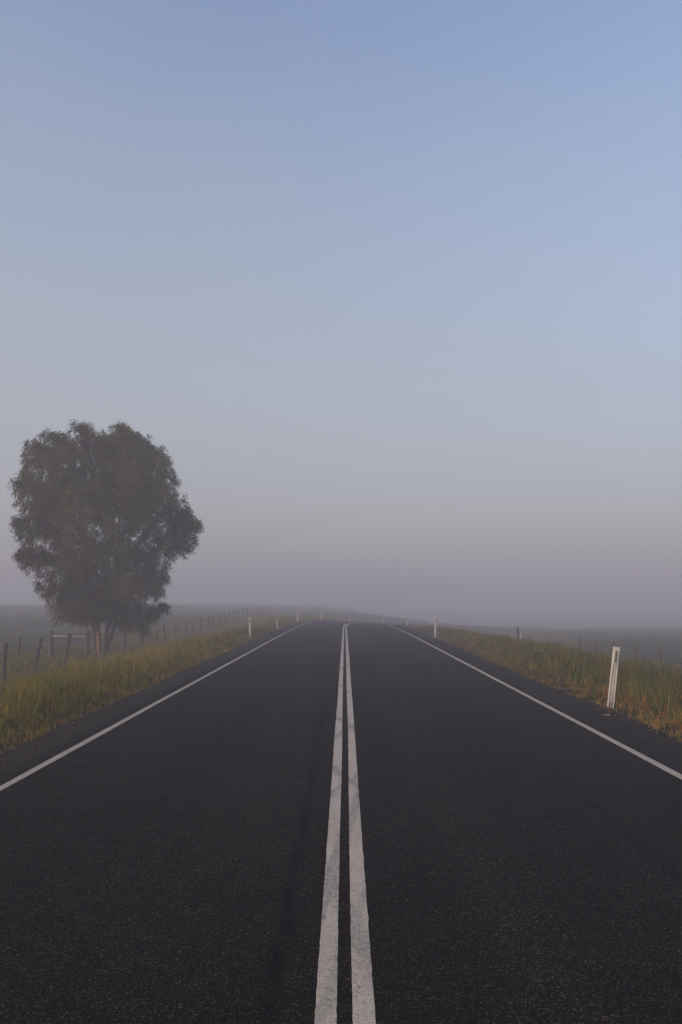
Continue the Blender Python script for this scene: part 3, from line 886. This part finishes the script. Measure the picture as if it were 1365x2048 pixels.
p = at(157, 1524, 8.9)
V, Fc = tube([(-.065, 0, .006), (-.03, .012, .012), (.01, -.004, .010), (.04, .006, .014), (.07, .022, .022)], [.006, .011, .009, .010, .004], 7, .25)
tube([(.005, 0, .010), (-.01, .03, .014), (-.04, .05, .008)], [.006, .005, .003], 6, .2, True, V, Fc)
tw = mesh_np('fallen_twig', V, Fc, M_twig, loc=(p.x, 8.9, 0.0))
tag(tw, 'small dark twig lying on the left lane near the edge line', 'twig')
p = at(1214, 1424, 12.85)
V, Fc = tube([(-.06, 0, .010), (-.02, .008, .011), (.03, -.004, .012), (.06, .02, .012)], [.004, .009, .008, .003], 7, .3)
stn = mesh_np('broken_stone', V, Fc, M_stone, loc=(p.x, p.y, -.005))
tag(stn, 'pale flat stone fragment at the foot of the leaning guide post', 'stone')

# ------------------------------------------------------------------ fog
V = []; x0, x1, y0, y1, z0, z1 = -1000, 1000, -1000, 1000, -9.5, 20.0
for z in (z0, z1): V += [(x0, y0, z), (x1, y0, z), (x1, y1, z), (x0, y1, z)]
Fc = [(0, 3, 2, 1), (4, 5, 6, 7), (0, 1, 5, 4), (1, 2, 6, 5), (2, 3, 7, 6), (3, 0, 4, 7)]
mh = bpy.data.materials.new('haze'); mh.use_nodes = True
nt = mh.node_tree; nt.nodes.clear()
out = nt.nodes.new('ShaderNodeOutputMaterial'); pv = nt.nodes.new('ShaderNodeVolumePrincipled')
pv.inputs['Color'].default_value = (.72, .725, .785, 1); pv.inputs['Density'].default_value = .0070
pv.inputs['Anisotropy'].default_value = 0.0
nt.links.new(pv.outputs[0], out.inputs['Volume'])
haze = mesh_np('haze', V, Fc, mh)
tag(haze, 'pale ground fog lying over the road and paddocks', kind='stuff')

# ------------------------------------------------------------------ sky and sun
SUN_EL, SUN_AZ = 12.0, -118.0        # azimuth clockwise from straight ahead: low, to the left and a little behind
w = bpy.data.worlds.new('World'); sc.world = w; w.use_nodes = True
nt = w.node_tree
bg = nt.nodes['Background']
sky = nt.nodes.new('ShaderNodeTexSky'); sky.sky_type = 'NISHITA'; sky.sun_disc = False
sky.sun_elevation = R(SUN_EL); sky.sun_rotation = R(SUN_AZ)
sky.altitude = 0; sky.air_density = 1.0; sky.dust_density = 3.0; sky.ozone_density = 2.0
gr = nt.nodes.new('ShaderNodeMix'); gr.data_type = 'RGBA'; gr.blend_type = 'MULTIPLY'; gr.inputs[0].default_value = 1
gr.inputs[7].default_value = (1.10, 1.01, 1.05, 1)          # the dawn sky is a touch more violet than the sky model
nt.links.new(sky.outputs[0], gr.inputs[6])
N = NT(nt)                                                  # thin uneven high mist, paler low down and towards the sun's side
tcw = N.n('ShaderNodeTexCoord'); dirv = tcw.outputs['Generated']
sw = N.n('ShaderNodeSeparateXYZ'); N.inp(sw, 0, dirv)
mist = N.noise(N.vscale(dirv, (1.6, 1.6, 5.0)), 1.0, 5, .55)
el2 = N.math('ADD', N.math('ADD', sw.outputs[2], N.math('MULTIPLY', sw.outputs[0], .07)), N.math('MULTIPLY', N.math('SUBTRACT', mist, .5), .22))
veil = N.math('MULTIPLY', N.mapr(el2, .14, .78, 1.0, 0.0, True), .76)
nt.links.new(N.mix(veil, gr.outputs[2], C(1.47, 1.53, 1.60)), bg.inputs['Color']); bg.inputs['Strength'].default_value = .15
sun = bpy.data.lights.new('sun', 'SUN'); sun.energy = 1.7; sun.angle = R(24); sun.color = (1.0, .74, .53)
so_ = bpy.data.objects.new('sun', sun); COL.objects.link(so_)
el_, az_ = R(SUN_EL), R(SUN_AZ)
d = Vector((math.sin(az_) * math.cos(el_), math.cos(az_) * math.cos(el_), math.sin(el_)))
so_.rotation_euler = (-d).to_track_quat('-Z', 'Y').to_euler()
so_.location = (0, 0, 50)

sc.view_settings.view_transform = 'Standard'; sc.view_settings.look = 'None'
sc.view_settings.exposure = 1.06; sc.view_settings.gamma = 1.0
sc.render.engine = 'CYCLES'
sc.cycles.use_denoising = True
sc.cycles.volume_bounces = 2; sc.cycles.max_bounces = 8; sc.cycles.transparent_max_bounces = 8
sc.cycles.sample_clamp_indirect = 4
